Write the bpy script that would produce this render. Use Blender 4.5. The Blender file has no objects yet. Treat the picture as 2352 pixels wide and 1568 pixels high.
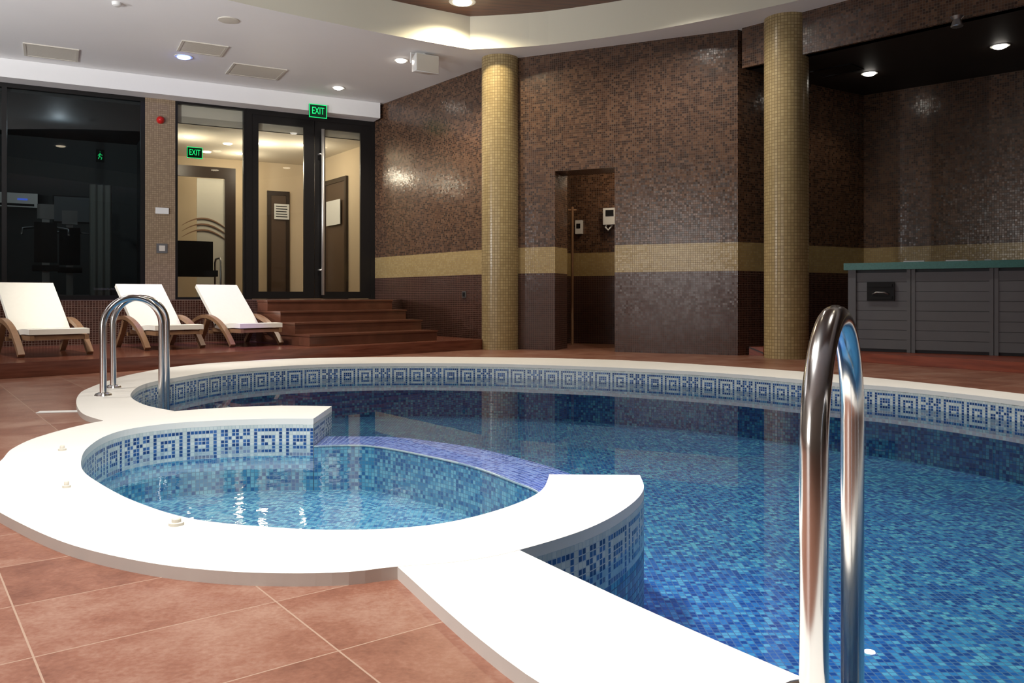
import bpy, bmesh, math, random
from mathutils import Vector, Matrix
random.seed(4)
scene = bpy.context.scene
COL = scene.collection
H = 0.7; F = 1900.0

# ---------------------------------------------------------------- survey helpers
def g(px, py, z=0.03):
    Y = (H - z) * F / (py - 680.0)
    return ((px - 1176) * Y / F, Y)

class Frame:
    def __init__(s, o, d):
        L = math.hypot(*d); s.o = o; s.c = d[0]/L; s.s = d[1]/L
        s.M = Matrix.Translation((o[0], o[1], 0)) @ Matrix.Rotation(math.atan2(s.s, s.c), 4, 'Z')
    def hit(s, px, yl):
        r = (px-1176)/F
        yx, yy = -s.s, s.c
        t = (yl + s.o[0]*yx + s.o[1]*yy)/(r*yx+yy)
        return (t*r-s.o[0])*s.c + (t-s.o[1])*s.s
    def w(s, x, y):
        return (s.o[0]+x*s.c-y*s.s, s.o[1]+x*s.s+y*s.c)
    @property
    def rz(s): return math.atan2(s.s, s.c)

# ---------------------------------------------------------------- node helpers
def nd(nt, t, ins={}, **props):
    n = nt.nodes.new(t)
    for k, v in props.items(): setattr(n, k, v)
    for k, v in ins.items():
        s = n.inputs[k]
        if isinstance(v, bpy.types.NodeSocket): nt.links.new(v, s)
        else: s.default_value = v
    return n
def mt(nt, op, a, b=0.0): return nd(nt, 'ShaderNodeMath', {0: a, 1: b}, operation=op).outputs[0]
def vm(nt, op, a, b=(0,0,0)): return nd(nt, 'ShaderNodeVectorMath', {0: a, 1: b}, operation=op).outputs[0]
def mixc(nt, f, a, b): return nd(nt, 'ShaderNodeMix', {0: f, 6: a, 7: b}, data_type='RGBA').outputs[2]
def rgba(c): return (c[0], c[1], c[2], 1.0)
def newmat(name):
    m = bpy.data.materials.new(name); m.use_nodes = True
    nt = m.node_tree; nt.nodes.clear()
    out = nt.nodes.new('ShaderNodeOutputMaterial')
    return m, nt, out
def ramp(nt, fac, cols, interp='CONSTANT'):
    n = nd(nt, 'ShaderNodeValToRGB', {0: fac})
    cr = n.color_ramp; cr.interpolation = interp
    while len(cr.elements) > 1: cr.elements.remove(cr.elements[-1])
    cr.elements[0].position = cols[0][0]; cr.elements[0].color = rgba(cols[0][1])
    for p, c in cols[1:]:
        e = cr.elements.new(p); e.color = rgba(c)
    return n.outputs[0]

def simple(name, col, rough=.5, metal=0., noise=0.0, nscale=8., spec=.5, bump=0.0, coat=0.):
    m, nt, out = newmat(name)
    tc = nd(nt, 'ShaderNodeTexCoord').outputs['Object']
    nz = nd(nt, 'ShaderNodeTexNoise', {'Vector': tc, 'Scale': nscale, 'Detail': 5.0}).outputs[0]
    v = mt(nt, 'ADD', mt(nt, 'MULTIPLY', mt(nt, 'SUBTRACT', nz, .5), 2*noise), 1.0)
    c = nd(nt, 'ShaderNodeVectorMath', {0: col, 3: v}, operation='SCALE').outputs[0]
    b = nd(nt, 'ShaderNodeBsdfPrincipled', {'Base Color': c, 'Roughness': rough, 'Metallic': metal, 'Specular IOR Level': spec, 'Coat Weight': coat})
    if bump:
        bp = nd(nt, 'ShaderNodeBump', {'Height': nz, 'Strength': bump, 'Distance': .01}).outputs[0]
        nt.links.new(bp, b.inputs['Normal'])
    nt.links.new(b.outputs[0], out.inputs[0]); return m

def emit(name, col, st):
    m, nt, out = newmat(name)
    e = nd(nt, 'ShaderNodeEmission', {0: rgba(col), 1: st}); nt.links.new(e.outputs[0], out.inputs[0]); return m

def mosaic(name, tile, cols, grout, rough=.22, tilt=.06, lf=0., lfs=.1, gw=.07, run=0., zones=None, spec=.5):
    m, nt, out = newmat(name)
    uv = nd(nt, 'ShaderNodeTexCoord').outputs['UV']
    p = nd(nt, 'ShaderNodeVectorMath', {0: uv, 3: 1.0/tile}, operation='SCALE').outputs[0]
    fr = nd(nt, 'ShaderNodeSeparateXYZ', {0: vm(nt, 'FRACTION', p)})
    ax = mt(nt, 'ABSOLUTE', mt(nt, 'SUBTRACT', fr.outputs[0], .5)); ay = mt(nt, 'ABSOLUTE', mt(nt, 'SUBTRACT', fr.outputs[1], .5))
    gm = mt(nt, 'GREATER_THAN', mt(nt, 'MAXIMUM', ax, ay), .5-gw)
    fl = vm(nt, 'FLOOR', p)
    if run:
        sf = nd(nt, 'ShaderNodeSeparateXYZ', {0: fl})
        cx = mt(nt, 'FLOOR', mt(nt, 'ADD', mt(nt, 'MULTIPLY', sf.outputs[0], run), mt(nt, 'MULTIPLY', sf.outputs[1], .37)))
        cell = nd(nt, 'ShaderNodeCombineXYZ', {0: cx, 1: sf.outputs[1]}).outputs[0]
    else: cell = fl
    wn = nd(nt, 'ShaderNodeTexWhiteNoise', {0: cell}, noise_dimensions='2D')
    wt = nd(nt, 'ShaderNodeTexWhiteNoise', {0: fl}, noise_dimensions='2D')
    val = wn.outputs[0]
    if lf:
        nz = nd(nt, 'ShaderNodeTexNoise', {'Vector': fl, 'Scale': lfs, 'Detail': 2.}).outputs[0]
        nz = mt(nt, 'ADD', mt(nt, 'MULTIPLY', mt(nt, 'SUBTRACT', nz, .5), 2.2), .5)
        val = mt(nt, 'ADD', mt(nt, 'MULTIPLY', val, 1-lf), mt(nt, 'MULTIPLY', nz, lf))
    c = ramp(nt, val, cols)
    gc = rgba(grout)
    if zones:
        z = nd(nt, 'ShaderNodeSeparateXYZ', {0: nd(nt, 'ShaderNodeNewGeometry').outputs['Position']}).outputs[2]
        clo = ramp(nt, wn.outputs[0], zones[0][1]); cmid = ramp(nt, wn.outputs[0], zones[1][1])
        above = mt(nt, 'GREATER_THAN', z, zones[1][0]); mid = mt(nt, 'GREATER_THAN', z, zones[0][0])
        c = mixc(nt, above, mixc(nt, mid, clo, cmid), c)
        gc = mixc(nt, above, mixc(nt, mid, rgba(zones[0][2]), rgba(zones[1][2])), gc)
    c = mixc(nt, gm, c, gc)
    nrm = nd(nt, 'ShaderNodeNewGeometry').outputs['Normal']
    j = nd(nt, 'ShaderNodeVectorMath', {0: vm(nt, 'SUBTRACT', wt.outputs[1], (.5,.5,.5)), 3: tilt*2}, operation='SCALE').outputs[0]
    n2 = vm(nt, 'NORMALIZE', vm(nt, 'ADD', nrm, j))
    r = mt(nt, 'ADD', mt(nt, 'MULTIPLY', gm, .5), rough)
    b = nd(nt, 'ShaderNodeBsdfPrincipled', {'Base Color': c, 'Roughness': r, 'Normal': n2, 'Specular IOR Level': spec})
    nt.links.new(b.outputs[0], out.inputs[0]); return m

def water(name, tint, scale, strength, rough=.0):
    m, nt, out = newmat(name)
    tc = nd(nt, 'ShaderNodeTexCoord').outputs['Object']
    nz = nd(nt, 'ShaderNodeTexNoise', {'Vector': tc, 'Scale': scale, 'Detail': 3.}).outputs[0]
    bp = nd(nt, 'ShaderNodeBump', {'Height': nz, 'Strength': strength, 'Distance': .02}).outputs[0]
    fr = nd(nt, 'ShaderNodeFresnel', {0: 1.33, 1: bp}).outputs[0]
    t = nd(nt, 'ShaderNodeBsdfTransparent', {0: rgba(tint)}); gl = nd(nt, 'ShaderNodeBsdfGlossy', {'Roughness': rough, 'Normal': bp})
    mx = nd(nt, 'ShaderNodeMixShader', {0: fr, 1: t.outputs[0], 2: gl.outputs[0]})
    nt.links.new(mx.outputs[0], out.inputs[0]); return m

def glassmat(name, tint, ior=1.5):
    m, nt, out = newmat(name)
    fr = nd(nt, 'ShaderNodeFresnel', {0: ior}).outputs[0]
    t = nd(nt, 'ShaderNodeBsdfTransparent', {0: rgba(tint)}); gl = nd(nt, 'ShaderNodeBsdfGlossy', {'Roughness': 0.0})
    mx = nd(nt, 'ShaderNodeMixShader', {0: fr, 1: t.outputs[0], 2: gl.outputs[0]})
    nt.links.new(mx.outputs[0], out.inputs[0]); return m

def floor_tiles(name):
    m, nt, out = newmat(name)
    P = nd(nt, 'ShaderNodeNewGeometry').outputs['Position']
    u = mt(nt, 'DIVIDE', mt(nt, 'SUBTRACT', nd(nt, 'ShaderNodeVectorMath', {0: P, 1: (.798,.603,0)}, operation='DOT_PRODUCT').outputs[1], .227), .485)
    v = mt(nt, 'DIVIDE', mt(nt, 'SUBTRACT', nd(nt, 'ShaderNodeVectorMath', {0: P, 1: (-.603,.798,0)}, operation='DOT_PRODUCT').outputs[1], 1.84), .33)
    def edge(x, w): return mt(nt, 'GREATER_THAN', mt(nt, 'ABSOLUTE', mt(nt, 'SUBTRACT', mt(nt, 'FRACT', x), .5)), .5-w)
    gm = mt(nt, 'MAXIMUM', edge(u, .004), edge(v, .005))
    cell = nd(nt, 'ShaderNodeCombineXYZ', {0: mt(nt, 'FLOOR', u), 1: mt(nt, 'FLOOR', v)}).outputs[0]
    wn = nd(nt, 'ShaderNodeTexWhiteNoise', {0: cell}, noise_dimensions='2D')
    off = vm(nt, 'ADD', P, nd(nt, 'ShaderNodeVectorMath', {0: wn.outputs[1], 3: 9.}, operation='SCALE').outputs[0])
    n1 = nd(nt, 'ShaderNodeTexNoise', {'Vector': off, 'Scale': 3.6, 'Detail': 9., 'Roughness': .72}).outputs[0]
    n2 = nd(nt, 'ShaderNodeTexNoise', {'Vector': P, 'Scale': 90., 'Detail': 5.}).outputs[0]
    val = mt(nt, 'ADD', mt(nt, 'MULTIPLY', n1, .76), mt(nt, 'ADD', mt(nt, 'MULTIPLY', wn.outputs[0], .07), mt(nt, 'MULTIPLY', n2, .24)))
    c = ramp(nt, val, [(.38,(.130,.046,.027)),(.52,(.205,.084,.052)),(.66,(.275,.15,.105))], 'LINEAR')
    c = mixc(nt, gm, c, (.33,.22,.16,1))
    bp = nd(nt, 'ShaderNodeBump', {'Height': mt(nt, 'SUBTRACT', mt(nt, 'MULTIPLY', n2, .4), gm), 'Strength': .3, 'Distance': .004}).outputs[0]
    b = nd(nt, 'ShaderNodeBsdfPrincipled', {'Base Color': c, 'Roughness': .36, 'Normal': bp, 'Specular IOR Level': .45})
    nt.links.new(b.outputs[0], out.inputs[0]); return m

def planks(name, ang, width, c1, c2, rough=.35):
    m, nt, out = newmat(name)
    P = nd(nt, 'ShaderNodeNewGeometry').outputs['Position']
    ca, sa = math.cos(ang), math.sin(ang)
    u = nd(nt, 'ShaderNodeVectorMath', {0: P, 1: (ca,sa,0)}, operation='DOT_PRODUCT').outputs[1]
    v = mt(nt, 'DIVIDE', nd(nt, 'ShaderNodeVectorMath', {0: P, 1: (-sa,ca,.6)}, operation='DOT_PRODUCT').outputs[1], width)
    gm = mt(nt, 'GREATER_THAN', mt(nt, 'ABSOLUTE', mt(nt, 'SUBTRACT', mt(nt, 'FRACT', v), .5)), .46)
    row = mt(nt, 'FLOOR', v)
    vec = nd(nt, 'ShaderNodeCombineXYZ', {0: mt(nt, 'MULTIPLY', u, 1.5), 1: mt(nt, 'MULTIPLY', v, 4.), 2: mt(nt, 'MULTIPLY', row, 3.7)}).outputs[0]
    nz = nd(nt, 'ShaderNodeTexNoise', {'Vector': vec, 'Scale': 2., 'Detail': 6.}).outputs[0]
    c = mixc(nt, gm, ramp(nt, nz, [(.3,c1),(.7,c2)], 'LINEAR'), (.02,.008,.005,1))
    b = nd(nt, 'ShaderNodeBsdfPrincipled', {'Base Color': c, 'Roughness': rough})
    nt.links.new(b.outputs[0], out.inputs[0]); return m

# ---------------------------------------------------------------- materials
MAROON = [(0,(.036,.012,.008)),(.4,(.046,.016,.011)),(.75,(.056,.020,.014))]
BEIGE = [(0,(.36,.26,.11)),(.5,(.40,.295,.13)),(.8,(.43,.325,.15))]
BROWN = [(0,(.036,.016,.009)),(.28,(.072,.032,.017)),(.55,(.108,.051,.027)),(.82,(.145,.073,.040))]
M_wall = mosaic('brown_glass_mosaic', .027, BROWN, (.085,.052,.032), rough=.2, tilt=.024, run=.75, spec=.65, gw=.08,
                zones=[(1.0, MAROON, (.13,.075,.055)), (1.34, BEIGE, (.26,.185,.09))])
M_pillar = mosaic('taupe_mosaic', .03, [(0,(.27,.195,.125)),(.5,(.32,.235,.15))], (.16,.11,.07), rough=.3, tilt=.02)
M_col = mosaic('tan_mosaic', .036, [(0,(.36,.265,.125)),(.5,(.40,.30,.145)),(.8,(.44,.335,.165))], (.20,.145,.065), rough=.28, tilt=.012, gw=.08)
BLUES = [(0,(.010,.055,.20)),(.28,(.016,.10,.29)),(.46,(.028,.17,.36)),(.62,(.05,.26,.40)),(.78,(.10,.36,.45))]
M_pool = mosaic('blue_mosaic', .024, BLUES, (.06,.13,.22), rough=.3, tilt=.0, lf=.25, lfs=.12, gw=.08)
M_spa = mosaic('aqua_mosaic', .020, [(0,(.03,.14,.32)),(.3,(.06,.25,.42)),(.5,(.12,.37,.50)),(.7,(.21,.48,.57))], (.13,.26,.36), rough=.3, tilt=0, lf=.25, lfs=.12, gw=.08)
M_sill = mosaic('lilac_blue_mosaic', .028, [(0,(.045,.08,.28)),(.4,(.09,.14,.40)),(.75,(.18,.25,.50))], (.36,.40,.56), rough=.3, tilt=0, gw=.08)
M_tw = mosaic('white_band_tile', 1.0, [(0,(.50,.55,.53)),(.5,(.58,.62,.59))], (.30,.38,.43), rough=.15, tilt=.02, gw=.055)
M_tb = mosaic('navy_band_tile', 1.0, [(0,(.016,.05,.17)),(.4,(.025,.085,.25)),(.8,(.05,.13,.33))], (.40,.46,.50), rough=.15, tilt=.02, gw=.09)
M_water = water('pool_water', (.88,.96,1.0), 1.6, .02)
M_spawater = water('spa_water', (.94,.98,1.0), 9., .08)
M_coping = simple('cream_stone', (.72,.70,.655), .45, noise=.05, nscale=3, bump=.03)
M_floor = floor_tiles('terracotta_tiles')
M_step = simple('brown_step_tile', (.13,.050,.030), .2, noise=.4, nscale=5)
M_deck = planks('red_deck_boards', math.radians(45), .14, (.11,.034,.020), (.20,.068,.04), .2)
M_deck2 = planks('red_deck_boards_b', math.radians(-54), .14, (.17,.035,.017), (.30,.07,.035), .3)
M_ceil = simple('white_plaster', (.84,.835,.83), .7, noise=.02, nscale=2)
M_offwall = simple('beige_wall_paint', (.46,.43,.38), .8)
M_fascia = simple('cream_plaster', (.76,.73,.60), .6)
M_wood = planks('dark_ceiling_wood', math.radians(10), .11, (.07,.018,.006), (.16,.05,.018), .4)
M_darkceil = simple('dark_brown_ceiling', (.020,.013,.010), .6, spec=.3)
M_frame = simple('black_aluminium', (.010,.009,.009), .35, spec=.35)
M_glass = glassmat('clear_glass', (.93,.95,.93))
M_glassd = glassmat('smoked_glass', (.62,.68,.68))
M_chrome = simple('polished_steel', (.90,.89,.88), .17, metal=1.)
M_cushion = simple('ivory_fabric', (.82,.79,.70), .85, noise=.03, nscale=30)
M_teak = simple('teak_wood', (.24,.13,.065), .4, noise=.3, nscale=14)
M_cream = simple('cream_wall_paint', (.64,.52,.36), .8)
M_creamc = simple('warm_ceiling_paint', (.72,.66,.55), .8)
M_dark = simple('black_plastic', (.008,.008,.009), .55, spec=.25)
M_darkwood = simple('wenge_wood', (.03,.017,.011), .4)
M_white = simple('white_plastic', (.72,.72,.70), .35)
M_vent = simple('grey_vent', (.62,.58,.50), .6)
M_red = simple('red_plastic', (.55,.01,.01), .3)
M_grey = simple('grey_cabinet', (.055,.058,.065), .6, noise=.05, spec=.3)
M_grey2 = simple('grey_cabinet_slats', (.15,.155,.168), .6, noise=.05, spec=.3)
M_teal = simple('teal_acrylic', (.04,.18,.165), .35, noise=.35, nscale=70)
M_gym = simple('gym_wall', (.035,.04,.042), .7)
M_frost = simple('frosted_panel', (.62,.60,.52), .5)
M_brownline = simple('brown_print', (.26,.15,.09), .6)
M_curtain = simple('grey_curtain', (.16,.17,.16), .9)
M_metal = simple('grey_metal', (.3,.3,.3), .35, metal=.8)
M_console = simple('console_grey', (.2,.2,.2), .5)
M_green = emit('green_sign_light', (.02,1,.25), .9)
M_green2 = emit('dim_green_reflection', (.02,1,.25), .5)
M_signbk = simple('dark_green_panel', (.0,.03,.012), .5, spec=.2)
M_lampw = emit('white_lamp', (1,.93,.82), 14)
M_lampwarm = emit('warm_lamp', (1,.85,.6), 9)
M_lampb = emit('blue_lamp', (.10,.2,1), 14)
M_disp = emit('blue_display', (.1,.2,1), .5)
M_paper = simple('paper', (.75,.75,.72), .7)
M_bdoor = simple('brown_door', (.09,.055,.035), .5)

# ---------------------------------------------------------------- mesh helpers
def bm_box(bm, x0,x1,y0,y1,z0,z1):
    v = [bm.verts.new(p) for p in ((x0,y0,z0),(x1,y0,z0),(x1,y1,z0),(x0,y1,z0),(x0,y0,z1),(x1,y0,z1),(x1,y1,z1),(x0,y1,z1))]
    for f in ((3,2,1,0),(4,5,6,7),(0,1,5,4),(1,2,6,5),(2,3,7,6),(3,0,4,7)): bm.faces.new([v[i] for i in f])
def bm_prism(bm, pts, z0, z1):
    a = [bm.verts.new((p[0],p[1],z0)) for p in pts]; b = [bm.verts.new((p[0],p[1],z1)) for p in pts]
    n = len(pts); bm.faces.new(list(reversed(a))); bm.faces.new(b)
    for i in range(n): bm.faces.new((a[i],a[(i+1)%n],b[(i+1)%n],b[i]))
def bm_tube(bm, pts, r, seg=12, caps=True):
    pts = [Vector(p) for p in pts]; rings = []; up = None
    for i, p in enumerate(pts):
        t = ((pts[min(i+1,len(pts)-1)]-p).normalized() + (p-pts[max(i-1,0)]).normalized())
        if t.length < 1e-6: t = Vector((0,0,1))
        t.normalize()
        if up is None:
            up = Vector((0,0,1)) if abs(t.z) < .9 else Vector((1,0,0))
        up = (up - t*up.dot(t)).normalized(); s = t.cross(up)
        rr = r[i] if isinstance(r,(list,tuple)) else r
        rings.append([bm.verts.new(p + (up*math.cos(2*math.pi*k/seg)+s*math.sin(2*math.pi*k/seg))*rr) for k in range(seg)])
    for a, b in zip(rings, rings[1:]):
        for k in range(seg): bm.faces.new((a[k],a[(k+1)%seg],b[(k+1)%seg],b[k]))
    if caps: bm.faces.new(list(reversed(rings[0]))); bm.faces.new(rings[-1])
def bm_lathe(bm, prof, seg=32, cx=0, cy=0):
    rings = [[bm.verts.new((cx+r*math.cos(2*math.pi*k/seg), cy+r*math.sin(2*math.pi*k/seg), z)) for k in range(seg)] for r, z in prof]
    for a, b in zip(rings, rings[1:]):
        for k in range(seg): bm.faces.new((a[k],a[(k+1)%seg],b[(k+1)%seg],b[k]))
    bm.faces.new(list(reversed(rings[0]))); bm.faces.new(rings[-1])
def bm_sweep(bm, pts, y0, y1, t):
    n = len(pts); up = []; dn = []
    for i in range(n):
        a = pts[max(i-1,0)]; b = pts[min(i+1,n-1)]; dx, dz = b[0]-a[0], b[1]-a[1]; L = math.hypot(dx,dz)
        nx, nz = -dz/L, dx/L; tt = t[i] if isinstance(t,(list,tuple)) else t
        up.append((pts[i][0]+nx*tt/2, pts[i][1]+nz*tt/2)); dn.append((pts[i][0]-nx*tt/2, pts[i][1]-nz*tt/2))
    V = lambda q, y: bm.verts.new((q[0], y, q[1]))
    A = [V(q,y0) for q in up]; B = [V(q,y1) for q in up]; C = [V(q,y0) for q in dn]; D = [V(q,y1) for q in dn]
    for i in range(n-1):
        bm.faces.new((A[i],A[i+1],B[i+1],B[i])); bm.faces.new((C[i],D[i],D[i+1],C[i+1]))
        bm.faces.new((A[i],C[i],C[i+1],A[i+1])); bm.faces.new((B[i],B[i+1],D[i+1],D[i]))
    bm.faces.new((A[0],B[0],D[0],C[0])); bm.faces.new((A[-1],C[-1],D[-1],B[-1]))
def bevel(bm, w, seg=2, ang=40):
    es = [e for e in bm.edges if len(e.link_faces)==2 and e.calc_face_angle(0) > math.radians(ang)]
    bmesh.ops.bevel(bm, geom=es, offset=w, segments=seg, affect='EDGES', profile=.5)

def fin(name, bm, mats, parent=None, M=None, smooth=False, structure=False, label=None, cat=None, group=None, uv=True, norm=True):
    if norm: bmesh.ops.recalc_face_normals(bm, faces=bm.faces)
    if uv and not bm.loops.layers.uv.active:
        l = bm.loops.layers.uv.new('UVMap')
        for f in bm.faces:
            n = f.normal; ax, ay, az = abs(n.x), abs(n.y), abs(n.z)
            for lp in f.loops:
                c = lp.vert.co
                lp[l].uv = (c.x,c.y) if az > .7 else ((c.x,c.z) if ay >= ax else (c.y,c.z))
    me = bpy.data.meshes.new(name); bm.to_mesh(me); bm.free()
    if not isinstance(mats, list): mats = [mats]
    for m in mats: me.materials.append(m)
    if smooth:
        for p in me.polygons: p.use_smooth = True
        if smooth == 'auto':
            try: me.set_sharp_from_angle(angle=math.radians(35))
            except Exception: pass
    ob = bpy.data.objects.new(name, me); COL.objects.link(ob)
    if parent: ob.parent = parent
    if M is not None: ob.matrix_local = M
    meta(ob, structure, label, cat, group); return ob
def meta(ob, structure=False, label=None, cat=None, group=None):
    if structure: ob['kind'] = 'structure'
    if label: ob['label'] = label
    if cat: ob['category'] = cat
    if group: ob['group'] = group
def E(name, label, cat, loc=(0,0,0), rz=0., group=None, structure=False):
    e = bpy.data.objects.new(name, None); e.empty_display_size = .1; COL.objects.link(e)
    e.location = loc; e.rotation_euler = (0,0,rz); meta(e, structure, label, cat, group); return e
def box(name, dims, mat, parent=None, M=None, bv=0, **k):
    bm = bmesh.new(); bm_box(bm, *dims)
    if bv: bevel(bm, bv)
    return fin(name, bm, mat, parent, M, **k)
def boxes(name, lst, mat, parent=None, M=None, bv=0, **k):
    bm = bmesh.new()
    for d in lst: bm_box(bm, *d)
    if bv: bevel(bm, bv)
    return fin(name, bm, mat, parent, M, **k)
def copy_thing(top, loc, rz, label=None):
    n = top.copy(); COL.objects.link(n); n.location = loc; n.rotation_euler = (0,0,rz)
    if label: n['label'] = label
    for ch in top.children:
        c = ch.copy(); COL.objects.link(c); c.parent = n
        for gc in ch.children:
            d = gc.copy(); COL.objects.link(d); d.parent = c
    return n
def text_mesh(body, size, ext=.002):
    cu = bpy.data.curves.new('txt', 'FONT'); cu.body = body; cu.size = size; cu.extrude = ext
    cu.align_x = 'CENTER'; cu.align_y = 'CENTER'
    t = bpy.data.objects.new('tmp_text', cu); COL.objects.link(t)
    dg = bpy.context.evaluated_depsgraph_get(); me = bpy.data.meshes.new_from_object(t.evaluated_get(dg))
    bpy.data.objects.remove(t); return me

# curve helpers
def cat(pts, closed=False, sub=10):
    out = []; n = len(pts)
    for i in range(n-1):
        p0 = pts[max(i-1,0)]; p1 = pts[i]; p2 = pts[i+1]; p3 = pts[min(i+2,n-1)]
        for k in range(sub):
            t = k/sub
            out.append(tuple(.5*((2*p1[j]) + (-p0[j]+p2[j])*t + (2*p0[j]-5*p1[j]+4*p2[j]-p3[j])*t*t + (-p0[j]+3*p1[j]-3*p2[j]+p3[j])*t**3) for j in (0,1)))
    out.append(tuple(pts[-1])); return out
def resamp(pts, n):
    d = [0]
    for a, b in zip(pts, pts[1:]): d.append(d[-1]+math.dist(a,b))
    out = []; j = 0
    for i in range(n):
        s = d[-1]*i/(n-1)
        while j < len(d)-2 and d[j+1] < s: j += 1
        t = (s-d[j])/max(d[j+1]-d[j],1e-9); t = min(max(t,0),1)
        out.append((pts[j][0]*(1-t)+pts[j+1][0]*t, pts[j][1]*(1-t)+pts[j+1][1]*t))
    return out
def plen(p): return sum(math.dist(a,b) for a,b in zip(p,p[1:]))
def near(p, q): return min(range(len(p)), key=lambda i: math.dist(p[i],q))

# ================================================================ POOL OUTLINES
pin = [g(*p) for p in [(400,944),(340,932),(308,918),(300,905),(318,888),(350,877),(400,868),(520,850),(700,838),(900,834),(1100,835),(1300,840),(1500,848),(1700,860),(1900,877),(2100,893),(2352,922)]]
pin += [(3.42,4.5),(3.38,3.6),(3.1,2.6),(2.6,1.75),(2.0,1.15),(1.5,.9),(1.08,.92),(.75,1.14),(.508,1.455),(.272,1.788),(.02,2.18)]
pout = [g(*p) for p in [(240,967),(190,950),(175,925),(182,905),(200,893),(250,874),(310,858),(420,840),(600,826),(850,820),(1100,820),(1400,826),(1700,843),(2000,867),(2352,905)]]
pout += [(3.80,4.6),(3.76,3.5),(3.45,2.4),(2.9,1.45),(2.2,.8),(1.5,.5),(.95,.52),(.5,.82),(.22,1.2),(.046,1.433),(-.055,1.6),(-.145,1.77),(-.245,1.97)]
pin = resamp(cat(pin), 260); pout = resamp(cat(pout), 260)
sin_ = [g(*p) for p in [(720,962),(620,962),(520,965),(400,972),(300,985),(240,1003),(200,1030),(187,1055),(190,1080),(220,1105),(300,1148),(430,1190),(600,1210),(800,1218),(1000,1205),(1150,1170),(1240,1130),(1262,1090)]]
sout = [g(*p) for p in [(762,933),(650,932),(550,935),(400,945),(230,968),(100,1000),(30,1030),(0,1060)]]
sout += [(-1.97,3.02),(-1.80,2.77)] + [g(*p) for p in [(0,1178),(100,1228),(200,1263),(350,1295),(500,1312),(650,1318),(800,1315),(905,1303)]]
sout += [(-.12,2.09),(.02,2.18),(.218,2.38),(.365,2.62),(.455,2.86),(.478,3.09)]
sin_ = resamp(cat(sin_), 160); sout = resamp(cat(sout), 200); sout160 = resamp(sout, 160)
ZW = -.105; ZS = -.12; ZF = -.50; ZSF = -.36
sil_in = resamp(cat([(-1.08,4.51)] + [g(*p, ZS) for p in [(850,1025),(1000,1052),(1100,1077),(1180,1107),(1240,1134)]] + [(.141,3.10)]), 60)
sil_out = resamp(cat([(-1.10,4.85)] + [g(*p, ZS) for p in [(900,1003),(1000,1014),(1100,1030),(1200,1054),(1310,1088)]] + [(.40,3.4),(.478,3.09)]), 60)

i2 = near(sout, (.02,2.18)); i1 = near(sout, pin[0])
arm_out = sout[i2:]          # pool side of lower arm
up_out = sout[:i1+1]         # pool side of upper arm, from tip to junction
S1 = pin + arm_out[1:]
S3 = [(-1.10,4.85)] + up_out
pool_loop = pin + arm_out[1:] + list(reversed(sil_out))[1:-1] + [(-1.10,4.85)] + up_out[:-1]
wat_loop = pin + arm_out[1:] + [(.141,3.10)] + list(reversed(sil_in))[1:] + up_out[:-1]
spa_loop = sin_ + list(reversed(sil_in))[1:-1]

def ribbon(bm, a, b, z1, z0):
    A = [bm.verts.new((p[0],p[1],z1)) for p in a]; B = [bm.verts.new((p[0],p[1],z1)) for p in b]
    C = [bm.verts.new((p[0],p[1],z0)) for p in a]; D = [bm.verts.new((p[0],p[1],z0)) for p in b]
    n = len(a)
    for i in range(n-1):
        bm.faces.new((A[i],A[i+1],B[i+1],B[i])); bm.faces.new((A[i],C[i],C[i+1],A[i+1])); bm.faces.new((B[i],B[i+1],D[i+1],D[i])); bm.faces.new((C[i],D[i],D[i+1],C[i+1]))
    bm.faces.new((A[0],B[0],D[0],C[0])); bm.faces.new((A[-1],C[-1],D[-1],B[-1]))
def strip(name, path, z0, z1, mat, parent):
    bm = bmesh.new(); l = bm.loops.layers.uv.new('UVMap'); s = 0; prev = None
    for i, p in enumerate(path):
        if i: s += math.dist(path[i-1], p)
        a = bm.verts.new((p[0],p[1],z0)); b = bm.verts.new((p[0],p[1],z1))
        if prev:
            f = bm.faces.new((prev[0],a,b,prev[1]))
            for lp, uvv in zip(f.loops, ((prev[2],z0),(s,z0),(s,z1),(prev[2],z1))): lp[l].uv = uvv
        prev = (a,b,s)
    return fin(name, bm, mat, parent, norm=False)
SP = [".........", "BBBBBBBB.", "B......B.", "B.BBBB.B.", "B.B..B.B.", "B.B.BB.B.", "B.B....B.", "B.BBBBBB.", "........."]
SQ = [".........", "BBBBBBBB.", "B......B.", "B.BBBB.B.", "B.BBBB.B.", "B.B..B.B.", "B.BBBB.B.", "B......B.", "BBBBBBBB."]
XX = [".........", "BB.BB.BB.", "BB.BB.BB.", "..BB.BB..", "BB.BB.BB.", "BB.BB.BB.", "..BB.BB..", "BB.BB.BB.", "........."]
TL = .0190
def band(name, path, parent, rows=9, tile=TL):
    L = plen(path); n = max(2, int(round(L/tile))+1); pts = resamp(path, n)
    bm = bmesh.new(); l = bm.loops.layers.uv.new('UVMap')
    seq = [SQ, SP, XX]; cols = []; k = 0
    while len(cols) < n-1:
        m = seq[k % 3]; k += 1
        for c in range(9): cols.append([m[r][c] for r in range(9)])
    V = [[bm.verts.new((p[0],p[1],-r*tile)) for r in range(rows+1)] for p in pts]
    for i in range(n-1):
        for r in range(rows):
            f = bm.faces.new((V[i][r+1],V[i+1][r+1],V[i+1][r],V[i][r])); f.material_index = 1 if cols[i][r] == 'B' else 0
            for lp, q in zip(f.loops, ((i,r),(i+1,r),(i+1,r+1),(i,r+1))): lp[l].uv = q
    return fin(name, bm, [M_tw, M_tb], parent, norm=False)
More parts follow.
